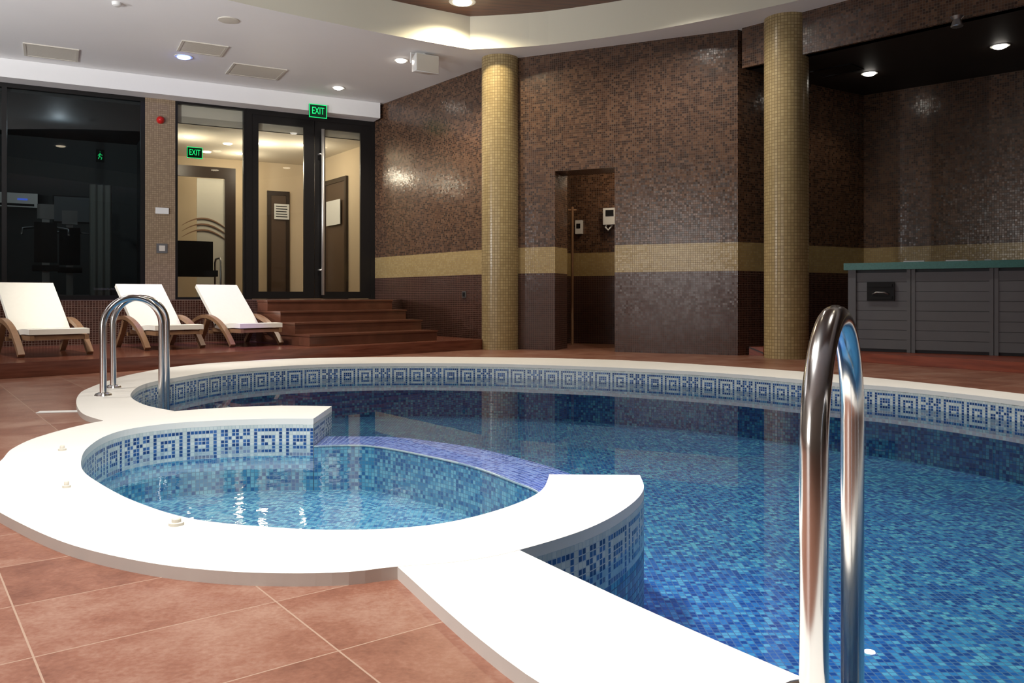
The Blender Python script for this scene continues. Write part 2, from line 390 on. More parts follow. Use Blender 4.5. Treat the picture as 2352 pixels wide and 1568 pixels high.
def fill(name, loops, z, mat, parent=None, **k):
    bm = bmesh.new(); es = []
    for lp in loops:
        v = [bm.verts.new((p[0],p[1],z)) for p in lp]
        es += [bm.edges.new((v[i], v[(i+1)%len(v)])) for i in range(len(v))]
    bmesh.ops.triangle_fill(bm, use_beauty=True, edges=es, use_dissolve=False)
    for f in bm.faces:
        if f.normal.z < 0: f.normal_flip()
    return fin(name, bm, mat, parent, norm=False, **k)

pool = E('swimming_pool', 'large curved indoor pool with blue mosaic and cream stone rim', 'pool')
bm = bmesh.new(); ribbon(bm, pin + [(-.02,2.27),(-.08,2.36)], pout + [(-.31,2.1),(-.37,2.2)], .0312, -.005); fin('coping', bm, M_coping, pool, label='cream stone pool coping')
band('patterned_tile_band', S1, pool); band('patterned_tile_band', S3, pool)
TB = -9*TL
strip('basin_wall', S1, ZF, TB, M_pool, pool); strip('basin_wall', S3, ZF, TB, M_pool, pool); strip('basin_wall', sil_out, ZF, ZS, M_pool, pool)
fill('pool_floor', [pool_loop], ZF, M_pool, pool)
fill('water', [wat_loop], ZW, M_water, pool)

spa = E('spa_pool', 'small round spa basin with aqua mosaic joined to the large pool', 'pool')
bm = bmesh.new(); ribbon(bm, sin_, sout160, .032, -.001); fin('coping', bm, M_coping, spa, label='wide cream stone spa coping')
band('patterned_tile_band', sin_, spa)
band('patterned_tile_band', [(-1.08,4.51),(-1.10,5.05)], spa, rows=6); band('patterned_tile_band', [(.141,3.10),(.478,3.09)], spa, rows=6)
strip('basin_wall', sin_, ZSF, TB, M_spa, spa); strip('basin_wall', sil_in, ZSF, ZS, M_spa, spa)
# sill with tile rows following its curve
bm = bmesh.new(); l = bm.loops.layers.uv.new('UVMap'); prev = None; s = 0
for i, (p, r) in enumerate(zip(sil_in, sil_out)):
    if i: s += (math.dist(p, sil_in[i-1]) + math.dist(r, sil_out[i-1]))/2
    vs = (bm.verts.new((p[0],p[1],ZS)), bm.verts.new((r[0],r[1],ZS)), s)
    if prev:
        f = bm.faces.new((prev[0],vs[0],vs[1],prev[1]))
        for lp, uvv in zip(f.loops, ((prev[2],0),(s,0),(s,.364),(prev[2],.364))): lp[l].uv = uvv
    prev = vs
for f in bm.faces:
    f.normal_update()
    if f.normal.z < 0: f.normal_flip()
fin('sill', bm, M_sill, spa, label='flooded lilac-blue mosaic overflow sill', norm=False)
bm = bmesh.new(); bm_tube(bm, [(p[0],p[1],ZS+.001) for p in sil_in], .005, 6); fin('sill_trim', bm, M_tw, spa)
fill('spa_floor', [spa_loop], ZSF, M_spa, spa)
lx, ly = g(440,1120,ZSF)
bm = bmesh.new(); bm_lathe(bm, [(.14,ZSF),(.13,ZSF+.008),(.11,ZSF+.012)], 32, lx, ly); fin('jet_plate', bm, simple('pale_aqua_plate',(.28,.46,.50),.4,noise=.5,nscale=30), spa, label='round pale aqua jet plate under the water')
fill('water', [spa_loop], ZW, M_spawater, spa)

# floor with opening
pm = [((a[0]+b[0])/2,(a[1]+b[1])/2) for a,b in zip(pin,pout)]
sm = [((a[0]*.4+b[0]*.6),(a[1]*.4+b[1]*.6)) for a,b in zip(sin_,sout160)]
ja = near(sm, g(300,958)); jb = near(sm, (-.20,2.14))
hole = pm + list(reversed(sm[ja:jb+1]))
fl = fill('floor', [[(-10,-3),(10,-3),(10,16),(-10,16)], hole], 0., M_floor, structure=True)

# ================================================================ WALLS
C = (-2.3, 13.8)
D = Frame(C, (.874,.4857))
W = Frame((-.15,11.05), (2.82,-1.27))
Lw = Frame(C, (.617,-.787))
ZC = 3.85
d0, d1 = .778, 1.581
boxes('wall_main', [(0,d0,0,.45,0,ZC),(d1,3.093,0,.45,0,ZC),(d0,d1,0,.45,2.32,ZC)], M_wall, M=W.M, structure=True)
box('wall_back', (0,3.485,0,.25,0,ZC), M_wall, M=Lw.M, structure=True)
A1 = Frame((2.67,9.78), (2.03,1.27)); box('wall_alcove_side', (0,2.40,0.0,.2,0,ZC), M_wall, M=A1.M, structure=True)
A2 = Frame((4.7,11.05), (1.37,-1.25)); box('wall_alcove', (0,6.5,0,.2,0,ZC), M_wall, M=A2.M, structure=True)
boxes('wall_niche', [(.2,2.6,1.6,1.7,0,2.7),(.3,.4,.45,1.6,0,2.7),(2.4,2.5,.45,1.6,0,2.7)], M_wall, M=W.M, structure=True)
box('ceiling_niche', (.2,2.6,.45,1.7,2.7,2.75), M_creamc, M=W.M, structure=True)
Hd = Frame((2.72,9.74), (2.0,-2.11)); box('trim_1', (0.0,9,-.02,.12,3.38,ZC), M_wall, M=Hd.M, structure=True)
bm = bmesh.new(); bm_prism(bm, [Hd.w(0,.02), Hd.w(9,.02), (10.5,5.5), (4.75,11.1)], 3.38, 3.44); fin('ceiling_alcove', bm, M_darkceil, structure=True)
box('wall_left', (-9.3,-9.2,-3,12,0,ZC), M_offwall, structure=True)
box('wall_rear', (-9.2,9.5,-3.1,-3,0,ZC), M_offwall, structure=True)
box('wall_right', (9.4,9.5,-3,8,0,ZC), M_wall, structure=True)

# ceiling with recess
left = [(-.534,10.56),(-1.2,10.15),(-1.88,9.68),(-3.11,8.72),(-4.1,7.6),(-4.8,6.2),(-5.1,4.4),(-5.0,2.6),(-4.6,1.0)]
right = [(-.534,10.56),(.1,10.46),(.67,10.28),(1.67,9.80),(2.79,9.02),(3.4,8.45),(4.0,7.5),(4.5,6.2),(4.7,4.4),(4.6,2.6),(4.2,1.0)]
left = resamp(cat(left), 50); right = resamp(cat(right), 50)
rec = right + list(reversed(left))[:-1]
fill('ceiling', [[(-10,-3.1),(10,-3.1),(10,16),(-10,16)], rec], ZC, M_ceil, structure=True)
bm = bmesh.new(); n = len(rec)
V = [(bm.verts.new((p[0],p[1],ZC-.001)), bm.verts.new((p[0],p[1],4.27))) for p in rec]
for i in range(n): bm.faces.new((V[i][0],V[(i+1)%n][0],V[(i+1)%n][1],V[i][1]))
fin('trim_2', bm, M_fascia, structure=True)
fill('ceiling_recess', [rec], 4.27, M_wood, structure=True)
box('trim_3', (-9,-.02,-.35,.2,3.6,ZC-.002), M_ceil, M=D.M, structure=True)

# platform, steps and decks
q = 1/math.sqrt(2)
bm = bmesh.new()
bm_prism(bm, [(-3.0,10.1),(-1.67,11.42),(-1.72,13.0),(-2.3,13.78),(-9.1,10.02),(-9.1,7.43),(-3.4,10.6)], 0, .65)
fin('floor_platform', bm, M_wall, structure=True)
st = E('staircase', 'four brown tiled steps rising to the glass entrance doors', 'stairs', (0,0,0), math.radians(45))
for i, (c, z) in enumerate([(11.7,.26),(12.15,.39),(12.62,.52),(13.06,.652)]):
    y0 = c*q; y1 = 13.45*q
    box('step', (7.1*q, 9.75*q, y0, y1-.01*i, .132 if i==0 else z-.13, z-.02), M_step, st)
    box('step_edge', (7.1*q-.01, 9.75*q+.01, y0-.015, y1-.01*i, z-.02, z), M_step, st, bv=.005)
bm = bmesh.new(); bm_prism(bm, [(-7.2,4.1),(-.36,10.94),(-1.9,12.9),(-9.1,9)], .001, .13)
fin('wooden_deck', bm, M_deck, label='low reddish-brown timber deck carrying the sun loungers', cat='deck')
bm = bmesh.new(); bm_prism(bm, [(2.82,9.84),(2.95,9.72),(3.15,9.72),(3.38,9.52),(3.38,9.21),(4.64,7.5),(6.6,4.8),(9.3,6.4),(4.68,10.98)], .001, .10)
fin('wooden_deck', bm, M_deck2, label='low red timber deck carrying the hot tub', cat='deck')

# columns
def column(px, y, lab):
    x = (px-1176)/F*y
    bm = bmesh.new(); l = bm.loops.layers.uv.new('UVMap'); seg = 48; r = .243
    zs = [0, ZC-.001]
    for k in range(seg):
        a0, a1 = 2*math.pi*k/seg, 2*math.pi*(k+1)/seg
        vs = [bm.verts.new((r*math.cos(a), r*math.sin(a), z)) for a, z in ((a0,zs[0]),(a1,zs[0]),(a1,zs[1]),(a0,zs[1]))]
        f = bm.faces.new(vs)
        for lp, (a, z) in zip(f.loops, ((a0,zs[0]),(a1,zs[0]),(a1,zs[1]),(a0,zs[1]))): lp[l].uv = (a*r, z)
    bmesh.ops.remove_doubles(bm, verts=bm.verts, dist=.0001)
    fin('column', bm, M_col, M=Matrix.Translation((x,y,0)), smooth=True, label=lab, cat='column', group='round mosaic columns')
column(1148.5, 10.98, 'round tan mosaic column against the brown wall')
column(1806, 9.4, 'round tan mosaic column beside the hot tub alcove')

# ================================================================ DOOR WALL
def sx(px, y=0.): return D.hit(px, y)
ztop = 3.6; zb = .652
box('wall_pillar', (sx(333), sx(402), -.03, .25, zb, 3.6), M_pillar, M=D.M, structure=True)
def window(idx, x0, x1, z0, z1, fw, gm, mull=[]):
    w = boxes('window_%d'%idx, [(x0,x0+fw,-.02,.06,z0,z1),(x1-fw,x1,-.02,.06,z0,z1),(x0+fw,x1-fw,-.02,.06,z0,z0+fw),(x0+fw,x1-fw,-.02,.06,z1-fw,z1)]+[(m-.03,m+.03,-.02,.06,z0+fw,z1-fw) for m in mull], M_frame, M=D.M, structure=True)
    bm = bmesh.new(); v = [bm.verts.new(p) for p in ((x0+fw,.02,z0+fw),(x1-fw,.02,z0+fw),(x1-fw,.02,z1-fw),(x0+fw,.02,z1-fw))]; bm.faces.new(v)
    fin('glass_pane', bm, gm, w, norm=False)
window(1, -7.6, sx(333)-.001, zb, ztop, .06, M_glassd, [sx(10)])
window(2, sx(402), sx(564), zb, ztop, .035, M_glass)
boxes('trim_4', [(sx(564),sx(578),-.03,.08,zb,ztop),(sx(850),sx(850)+.1,-.03,.08,zb,ztop),(sx(578),sx(850),-.03,.08,3.52,ztop)], M_frame, M=D.M, structure=True)
def leaf(i, x0, x1, l, r, hx):
    w = boxes('door_%d'%i, [(x0,x0+l,-.02,.03,zb+.01,3.52),(x1-r,x1,-.02,.03,zb+.01,3.52),(x0+l,x1-r,-.02,.03,zb+.01,zb+.12),(x0+l,x1-r,-.02,.03,3.40,3.52)], M_frame, M=D.M, structure=True)
    bm = bmesh.new(); v = [bm.verts.new(p) for p in ((x0+l,.005,zb+.12),(x1-r,.005,zb+.12),(x1-r,.005,3.40),(x0+l,.005,3.40))]; bm.faces.new(v)
    fin('glass_pane', bm, M_glass, w, norm=False)
    if hx is not None:
        bm = bmesh.new(); bm_tube(bm, [(hx,-.10,.72),(hx,-.10,3.38)], .029, 12)
        for z in (1.12, 2.98): bm_tube(bm, [(hx,-.10,z),(hx-.05,-.10,z),(hx-.05,-.02,z)], .014, 8)
        fin('door_handle', bm, simple('brushed_steel',(.85,.82,.76),.35,metal=.85), w, smooth=True, label='full-height brushed steel pull bar')
leaf(1, sx(578), sx(722)-.004, .10, .17, None)
leaf(2, sx(722)+.004, sx(850), .17, .17, sx(742,-.1))

# interiors
zi = 3.3
x_div = sx(368)
boxes('wall_gym', [(-7.7,x_div+.05,3.6,3.7,.65,3.6),(x_div-.02,x_div+.05,.25,3.6,.65,3.6)], M_gym, M=D.M, structure=True)
box('ceiling_gym', (-7.7,x_div+.05,.08,3.7,3.5,3.58), M_gym, M=D.M, structure=True)
box('floor_gym', (-7.7,x_div+.05,.0,3.7,.60,.652), M_gym, M=D.M, structure=True)
box('floor_hall', (x_div+.05,.3,.0,4.2,.60,.653), M_step, M=D.M, structure=True)
box('ceiling_hall', (x_div+.05,1.2,.08,4.3,zi,zi+.1), M_creamc, M=D.M, structure=True)
box('trim_5', (x_div+.05,0.1,.08,.14,zi,3.6), M_creamc, M=D.M, structure=True)
yb = 3.2
box('wall_hall', (x_div+.05, sx(700,yb), yb, yb+.1, .65, zi), M_cream, M=D.M, structure=True)
Rp = (sx(700,yb), yb); Rq = (.02,.3)
ang = math.atan2(Rq[1]-Rp[1], Rq[0]-Rp[0]); RL = math.dist(Rp,Rq)
MR = D.M @ Matrix.Translation((Rp[0],Rp[1],0)) @ Matrix.Rotation(ang,4,'Z')
box('wall_hall_side', (0,RL,0,.1,.65,zi), M_cream, M=MR, structure=True)
def inner_door(i, M, x0, x1, z1):
    w = boxes('door_%d'%i, [(x0,x0+.07,-.05,-.001,.655,z1),(x1-.07,x1,-.05,-.001,.655,z1),(x0+.07,x1-.07,-.05,-.001,z1-.08,z1)], M_darkwood, M=M, structure=True)
    box('door_leaf', (x0+.07,x1-.07,-.03,-.001,.655,z1-.08), M_bdoor, w)
Mb = D.M @ Matrix.Translation((0,yb,0))
inner_door(3, Mb, sx(613,yb), sx(664,yb), 2.75)
cc, ss = math.cos(ang), math.sin(ang)
def rx(px):
    best = None
    for k in range(400):
        t = RL*k/399; X, Y = D.w(Rp[0]+t*cc, Rp[1]+t*ss); p = 1176+X/Y*F
        if best is None or abs(p-px) < best[0]: best = (abs(p-px), t)
    return best[1]
inner_door(4, MR, rx(748), rx(800), 2.85)
def sheet(nm, M, x0, x1, z0, z1, lab, y=-.07, lines=True):
    e = box(nm, (x0,x1,y-.006,y,z0,z1), M_paper, M=M, label=lab, cat='notice')
    if lines:
        bm = bmesh.new(); z = z1-.04
        while z > z0+.05:
            bm_box(bm, x0+.03, x1-.03-random.random()*.05, y-.009, y-.0065, z-.018, z); z -= .05
        fin('printed_text', bm, M_dark, e)
sheet('notice_sheet', Mb, sx(628,yb), sx(662,yb), 2.2, 2.5, 'printed paper notice on a dark interior door')
sheet('notice_sheet', MR, rx(758), rx(790), 2.0, 2.45, 'blank white paper sheet on a dark interior door', lines=False)
bm = bmesh.new(); bm_box(bm, rx(706)-.1, rx(706)+.1, -.03, -.003, 2.3, 2.75); bevel(bm, .01)
fin('wall_picture', bm, M_brownline, M=MR, label='small brown carved wall picture in the hallway', cat='picture')
fx0, fx1 = sx(452,2.0), sx(516,2.0)
fp = box('frosted_partition', (fx0,fx1,1.98,2.0,.655,2.75), M_frost, M=D.M, label='frosted glass partition with curved brown lines', cat='partition')
for k in range(3):
    bm = bmesh.new(); pts = []
    for i in range(15):
        t = i/14; pts.append((fx0-.25+.75*t, 1.6+.10*k+ .25*math.sin(math.pi*(.15+.75*t))))
    bm_sweep(bm, pts, 1.960, 1.976, [.006+.02*math.sin(math.pi*i/14) for i in range(15)])
    fin('curved_line', bm, M_brownline, fp)
box('wall_hall_panel', (sx(516,2.0),sx(540,2.0),1.95,2.0,.655,2.95), M_darkwood, M=D.M, structure=True)
box('wall_hall_header', (x_div+.05,sx(516,2.0),1.95,2.0,2.76,2.95), M_darkwood, M=D.M, structure=True)
hc = E('armchair', 'black padded armchair with black tubular frame in the hallway', 'chair', (*D.w(sx(450,1.0),1.0), .655), D.rz)
boxes('seat', [(-.3,.3,-.25,.25,.36,.46)], M_dark, hc, bv=.03)
boxes('backrest', [(-.3,.3,.22,.30,.46,.95)], M_dark, hc, bv=.03)
for sgn in (-1,1):
    bm = bmesh.new(); bm_tube(bm, [(sgn*.34,-.25,0),(sgn*.34,-.27,.6),(sgn*.34,-.2,.66),(sgn*.34,.2,.66),(sgn*.34,.28,.6),(sgn*.34,.28,0)], .015, 8)
    fin('leg_frame', bm, M_metal, hc, smooth=True)
def hall_lamp(px, y, e):
    x = sx(px, y); X, Y = D.w(x, y)
    t = E('ceiling_lamp', 'small round recessed lamp in the hallway ceiling', 'lamp', (X,Y,zi), 0, 'hallway ceiling lamps')
    bm = bmesh.new(); bm_lathe(bm, [(.07,-.012),(.075,0)], 20); fin('lamp_lens', bm, M_lampwarm, t)
    if e:
        ld = bpy.data.lights.new('hall_light','POINT'); ld.energy = e; ld.color = (1,.87,.66); ld.shadow_soft_size = .08
        lo = bpy.data.objects.new('hall_light', ld); COL.objects.link(lo); lo.parent = t; lo.location = (0,0,-.35)
hall_lamp(434,1.2,12); hall_lamp(523,1.5,0); hall_lamp(603,1.2,16); hall_lamp(552,2.4,11); hall_lamp(475,2.5,0); hall_lamp(700,1.0,10)

def exit_sign(x, y, z, s, lab):
    X, Y = D.w(x, y)
    e = E('exit_sign', lab, 'sign', (X,Y,z), D.rz)
    box('sign_panel', (-.14*s,.14*s,-.012,.012,-.105*s,.105*s), M_signbk, e, bv=.003)
    b = .010*s
    boxes('sign_border', [(-.14*s,.14*s,-.016,-.012,.105*s-b,.105*s),(-.14*s,.14*s,-.016,-.012,-.105*s,-.105*s+b),(-.14*s,-.14*s+b,-.016,-.012,-.105*s+b,.105*s-b),(.14*s-b,.14*s,-.016,-.012,-.105*s+b,.105*s-b)], M_green, e)
    me = text_mesh('EXIT', .115*s); me.materials.clear(); me.materials.append(M_green)
    o = bpy.data.objects.new('sign_lettering', me); COL.objects.link(o); o.parent = e; o.location = (0,-.016,0); o.rotation_euler = (math.radians(90),0,0); o.scale = (.85,1.35,1)
exit_sign(sx(730,-.38), -.38, .7+415*13.25/1900, 1.0, 'lit green exit sign above the glass entrance doors')
exit_sign(sx(447,.9), .9, .7+331*13.2/1900, .85, 'lit green exit sign inside the hallway')
X, Y = D.w(sx(230,1.5),1.5)
gs = E('reflected_sign', 'small glowing green running figure standing in for a reflection in the window', 'sign', (X,Y,2.93), D.rz)  # window reflection of a green figure, modelled as a glowing object
box('sign_panel', (-.06,.06,-.008,.008,-.10,.10), M_dark, gs)
bm = bmesh.new()
bm_tube(bm, [(.0,-.014,.07),(.0,-.014,.0699)], .011, 8); bm_tube(bm, [(0,-.014,.045),(-.01,-.014,-.01),(.025,-.014,-.03),(.012,-.014,-.06)], .006, 6); bm_tube(bm, [(-.01,-.014,-.01),(-.025,-.014,-.05)], .006, 6); bm_tube(bm, [(-.03,-.014,.0),(-.012,-.014,.025),(.032,-.014,.01)], .005, 6)
fin('running_figure', bm, M_green2, gs)
X, Y = D.w(sx(32,3.3),3.45)
ac = E('air_conditioner', 'white wall-mounted air conditioning unit in the dark gym', 'air conditioner', (X,Y,2.35), D.rz)
box('housing', (-.35,.35,-.12,.12,-.12,.12), M_white, ac, bv=.03)
box('air_outlet', (-.3,.3,-.125,-.11,-.10,-.06), M_dark, ac)
box('display', (.05,.2,-.126,-.118,.0,.03), M_disp, ac)
X, Y = D.w(sx(180,3.5),3.55)
tv = E('wall_screen', 'pale grey flat screen on the gym wall', 'screen', (X,Y,2.25), D.rz)
box('bezel', (-.4,.4,0,.04,-.24,.24), M_dark, tv); box('screen', (-.38,.38,-.004,0,-.22,.22), simple('screen_grey',(.10,.11,.12),.3), tv)
def machine(px, y, lab):
    X, Y = D.w(sx(px,y),y)
    e = E('exercise_machine', lab, 'exercise machine', (X,Y,.653), D.rz)
    boxes('frame', [(-.05,.05,-.05,.05,0,1.25),(-.35,.35,-.04,.04,0,.07),(-.04,.04,-.5,.5,0,.07)], M_metal, e, bv=.01)
    boxes('seat_pad', [(-.17,.17,-.45,-.1,.42,.5)], M_dark, e, bv=.03)
    boxes('back_pad', [(-.15,.15,-.09,-.02,.55,1.15)], M_dark, e, bv=.03)
    box('console', (-.11,.11,-.12,-.05,1.2,1.42), M_console, e, bv=.015)
    bm = bmesh.new(); bm_tube(bm, [(-.3,-.35,.95),(-.3,-.1,1.05),(0,0,1.1),(.3,-.1,1.05),(.3,-.35,.95)], .018, 8); fin('handlebar', bm, M_metal, e, smooth=True)
machine(105, 1.1, 'grey and black exercise machine behind the smoked window')
machine(160, 2.0, 'grey and black exercise machine deeper in the gym')
bm = bmesh.new(); pts = [(sx(205,.5)+i*.02, .5+.03*math.sin(i*1.3)) for i in range(16)]
prev = None
for p in pts:
    a = bm.verts.new((p[0],p[1],.66)); b = bm.verts.new((p[0],p[1],2.35))
    if prev: bm.faces.new((prev[0],a,b,prev[1]))
    prev = (a,b)
fin('curtain', bm, M_curtain, M=D.M, label='grey pleated curtain behind the smoked window', cat='curtain', norm=False, smooth=True)
ld = bpy.data.lights.new('gym_light','POINT'); ld.energy = 5; ld.shadow_soft_size = .06; ld.color = (.8,.9,1)
lo = bpy.data.objects.new('gym_light', ld); COL.objects.link(lo); lo.location = (*D.w(-4.6,1.8), 3.3)

# pillar devices
xp = (sx(333)+sx(402))/2
X, Y = D.w(xp,-.03); Yd = Y
def onp(py): return .7+(680-py)*Yd/F
al = E('fire_alarm', 'red round fire alarm sounder on the mosaic pillar', 'fire alarm', (X,Y,onp(276)), D.rz)
bm = bmesh.new(); bm_lathe(bm, [(.055,0),(.055,.03),(.045,.05),(.03,.07),(.012,.08)], 20); fin('housing', bm, M_red, al, M=Matrix.Rotation(math.radians(90),4,'X'), smooth='auto')
X2, Y2 = D.w(sx(372,-.03),-.03)
box('wall_box', (-.09,.09,-.03,0,-.045,.045), M_white, M=Matrix.Translation((X2,Y2,onp(484)))@Matrix.Rotation(D.rz,4,'Z'), bv=.006, label='small white rectangular box on the mosaic pillar', cat='sensor')
ls = E('light_switch', 'silver framed light switch on the mosaic pillar', 'switch', (X2,Y2,onp(570)), D.rz)
box('plate', (-.075,.075,-.012,0,-.07,.07), M_metal, ls, bv=.004); box('rocker', (-.04,.04,-.018,-.012,-.04,.04), M_vent, ls, bv=.003)
tl = Lw.hit(1067, 0); X, Y = Lw.w(tl, 0)
so = E('wall_socket', 'small grey power socket on the maroon mosaic wall', 'socket', (X,Y,.7-(676-680)*Y/F), Lw.rz)
box('plate', (-.045,.045,-.012,0,-.045,.045), M_metal, so, bv=.004); box('socket_cover', (-.025,.025,-.02,-.012,-.03,.03), M_dark, so, bv=.003)
tn = W.hit(1332,1.6); X, Y = W.w(tn,1.6)
hd = E('soap_dispenser', 'white wall soap dispenser in the doorway niche', 'dispenser', (X,Y,.7+158*Y/F), W.rz)
box('body', (-.05,.05,-.07,0,-.10,.10), M_white, hd, bv=.012); box('window_panel', (-.03,.03,-.074,-.07,-.02,.05), M_dark, hd)
tn = W.hit(1404,1.55); X, Y = W.w(tn,1.6)
hd = E('hair_dryer', 'cream wall-mounted hair dryer with dark panel in the doorway niche', 'hair dryer', (X,Y,.7+182*Y/F), W.rz)
box('housing', (-.10,.10,-.13,0,-.12,.12), M_white, hd, bv=.03); box('panel', (-.06,.06,-.136,-.128,.0,.09), M_dark, hd, bv=.003)
bm = bmesh.new(); bm_tube(bm, [(-.06,-.08,-.11),(-.07,-.10,-.16),(-.03,-.10,-.2),(.03,-.08,-.12)], .015, 8); fin('hose', bm, M_white, hd, smooth=True)
tn = W.hit(1309,1.2); X, Y = W.w(tn,1.3)
bm = bmesh.new(); bm_tube(bm, [(0,0,0),(0,0,2.0)], .02, 10); bm_tube(bm, [(-.06,0,1.95),(.06,0,1.95)], .015, 8)
fin('wooden_pole', bm, M_teak, M=Matrix.Translation((X,Y,0)), smooth='auto', label='thin wooden pole leaning inside the doorway niche', cat='pole')
ld = bpy.data.lights.new('niche_light','POINT'); ld.energy = 15; ld.shadow_soft_size = .1; ld.color = (1,.84,.62)
lo = bpy.data.objects.new('niche_light', ld); COL.objects.link(lo); lo.location = (*W.w(1.5,.8), 2.55)

# ================================================================ CEILING FITTINGS
def spot_fix(x, y, z, mat, energy, color, lab, grp=None, size=125, r=.065):
    t = E('ceiling_spotlight', lab, 'lamp', (x,y,z), 0, grp)
    bm = bmesh.new(); bm_lathe(bm, [(r*1.45,-.006),(r*1.5,-.001),(r*1.5,0)], 24); fin('trim_ring', bm, M_white, t, smooth='auto')
    bm = bmesh.new(); bm_lathe(bm, [(r*.6,-.03),(r,-.018),(r*1.05,-.006)], 24); fin('lamp_lens', bm, mat, t, smooth='auto')
    if energy:
        ld = bpy.data.lights.new('spot_light','SPOT'); ld.energy = energy; ld.color = color; ld.spot_size = math.radians(size); ld.spot_blend = .6; ld.shadow_soft_size = .06
        lo = bpy.data.objects.new('spot_light', ld); COL.objects.link(lo); lo.parent = t; lo.location = (0,0,-.05)
def cp(px, py, z=ZC): Yc = (z-H)*F/(680-py); return ((px-1176)*Yc/F, Yc)
spot_fix(*cp(921,138), ZC, M_lampw, 120, (1,.90,.76), 'recessed white spotlight in the ceiling beside the loudspeaker', 'ceiling spotlights', 140)
spot_fix(*cp(777,201), ZC, M_lampw, 90, (1,.90,.76), 'recessed white spotlight in the ceiling near the entrance', 'ceiling spotlights')
spot_fix(*cp(422,130), ZC, M_lampb, 140, (.30,.20,1), 'recessed blue-violet glowing ceiling spotlight', None, 70, .08)
spot_fix(*cp(1062,4,4.27), 4.27, M_lampwarm, 150, (1,.87,.60), 'unseen added fill spotlight in the dark timber recess', 'timber recess spotlights', 150, .11)
for x, y, e, sz in [(-3.4,6.6,160,110),(1.6,8.8,150,145),(3.4,5.6,190,85),(0.6,6.2,260,105),(-1.8,3.6,170,110),(2.6,3.6,230,90)]:  # out-of-view spots added as fill over pool and room
    spot_fix(x, y, 4.27, M_lampwarm, e, (1,.94,.86), 'unseen added fill spotlight in the dark timber recess', 'timber recess spotlights', sz, .1)
spot_fix(*cp(2297,105,3.38), 3.38, M_lampw, 10, (1,.87,.68), 'recessed white spotlight in the dark alcove ceiling', 'alcove spotlights')
spot_fix(*cp(1997,168,3.38), 3.38, M_lampw, 10, (1,.87,.68), 'recessed white spotlight in the dark alcove ceiling', 'alcove spotlights')
x, y = cp(2198,38,3.38)
df = E('ceiling_sprinkler', 'dark cylindrical fitting on the alcove ceiling', 'fitting', (x,y,3.38))
bm = bmesh.new(); bm_lathe(bm, [(.05,-.10),(.055,-.09),(.035,-.03),(.06,0)], 20); fin('body', bm, M_metal, df, smooth='auto')
def vent(px, py, w, d, z, mat, lab, ang, cell=True):
    x, y = cp(px,py,z)
    t = E('ceiling_vent', lab, 'vent', (x,y,z), ang, 'ceiling vents' if mat is M_vent else None)
    boxes('vent_frame', [(-w/2,w/2,-d/2,-d/2+.03,-.012,0),(-w/2,w/2,d/2-.03,d/2,-.012,0),(-w/2,-w/2+.03,-d/2+.03,d/2-.03,-.012,0),(w/2-.03,w/2,-d/2+.03,d/2-.03,-.012,0)], mat, t)
    n = int((d-.06)/.025); bm = bmesh.new()
    for i in range(n): yy = -d/2+.03+i*.025; bm_box(bm, -w/2+.03,w/2-.03,yy,yy+.022,-.009,-.003)
    fin('louvre', bm, mat, t)
vent(118,120,.62,.62,ZC,M_vent,'square pale grey ventilation grille in the white ceiling',D.rz)
vent(465,111,.55,.5,ZC,M_vent,'square pale grey ventilation grille in the white ceiling',D.rz)
vent(588,164,.72,.62,ZC,M_vent,'square pale grey ventilation grille in the white ceiling',D.rz)
vent(1922,161,.5,.35,3.38,M_frame,'dark ventilation grille in the alcove ceiling',Hd.rz)
x, y = cp(525,46)
sp = E('ceiling_speaker', 'round flush white loudspeaker grille in the ceiling', 'loudspeaker', (x,y,ZC))
bm = bmesh.new(); bm_lathe(bm, [(.10,-.01),(.115,-.008),(.12,0)], 28); fin('grille', bm, M_vent, sp, smooth='auto')
x, y = cp(268,6)
sp = E('smoke_detector', 'small round white smoke detector on the ceiling', 'smoke detector', (x,y,ZC))
bm = bmesh.new(); bm_lathe(bm, [(.03,-.04),(.045,-.03),(.05,0)], 20); fin('housing', bm, M_white, sp, smooth='auto')
ys = 10.75; X = (974-1176)/F*ys
ls = E('loudspeaker', 'white box loudspeaker on a bracket under the ceiling', 'loudspeaker', (X,ys,3.70), math.radians(32))
bm = bmesh.new()
fr = [(-.17,-.10,-.12),(.17,-.10,-.12),(.17,-.10,.12),(-.17,-.10,.12)]; bk = [(-.12,.12,-.08),(.12,.12,-.08),(.12,.12,.10),(-.12,.12,.10)]
va = [bm.verts.new(p) for p in fr]; vb = [bm.verts.new(p) for p in bk]
bm.faces.new(va); bm.faces.new(list(reversed(vb)))
for i in range(4): bm.faces.new((va[i],vb[i],vb[(i+1)%4],va[(i+1)%4]))
bmesh.ops.recalc_face_normals(bm, faces=bm.faces); bevel(bm, .012)
fin('cabinet', bm, M_white, ls, smooth='auto')
box('front_grille', (-.155,.155,-.112,-.099,-.105,.105), M_vent, ls, bv=.005)
bm = bmesh.new(); bm_tube(bm, [(-.19,0,0),(-.19,0,.13),(.19,0,.13),(.19,0,0)], .01, 6); bm_tube(bm, [(0,0,.12),(0,0,.15)], .02, 8); fin('bracket', bm, M_white, ls)

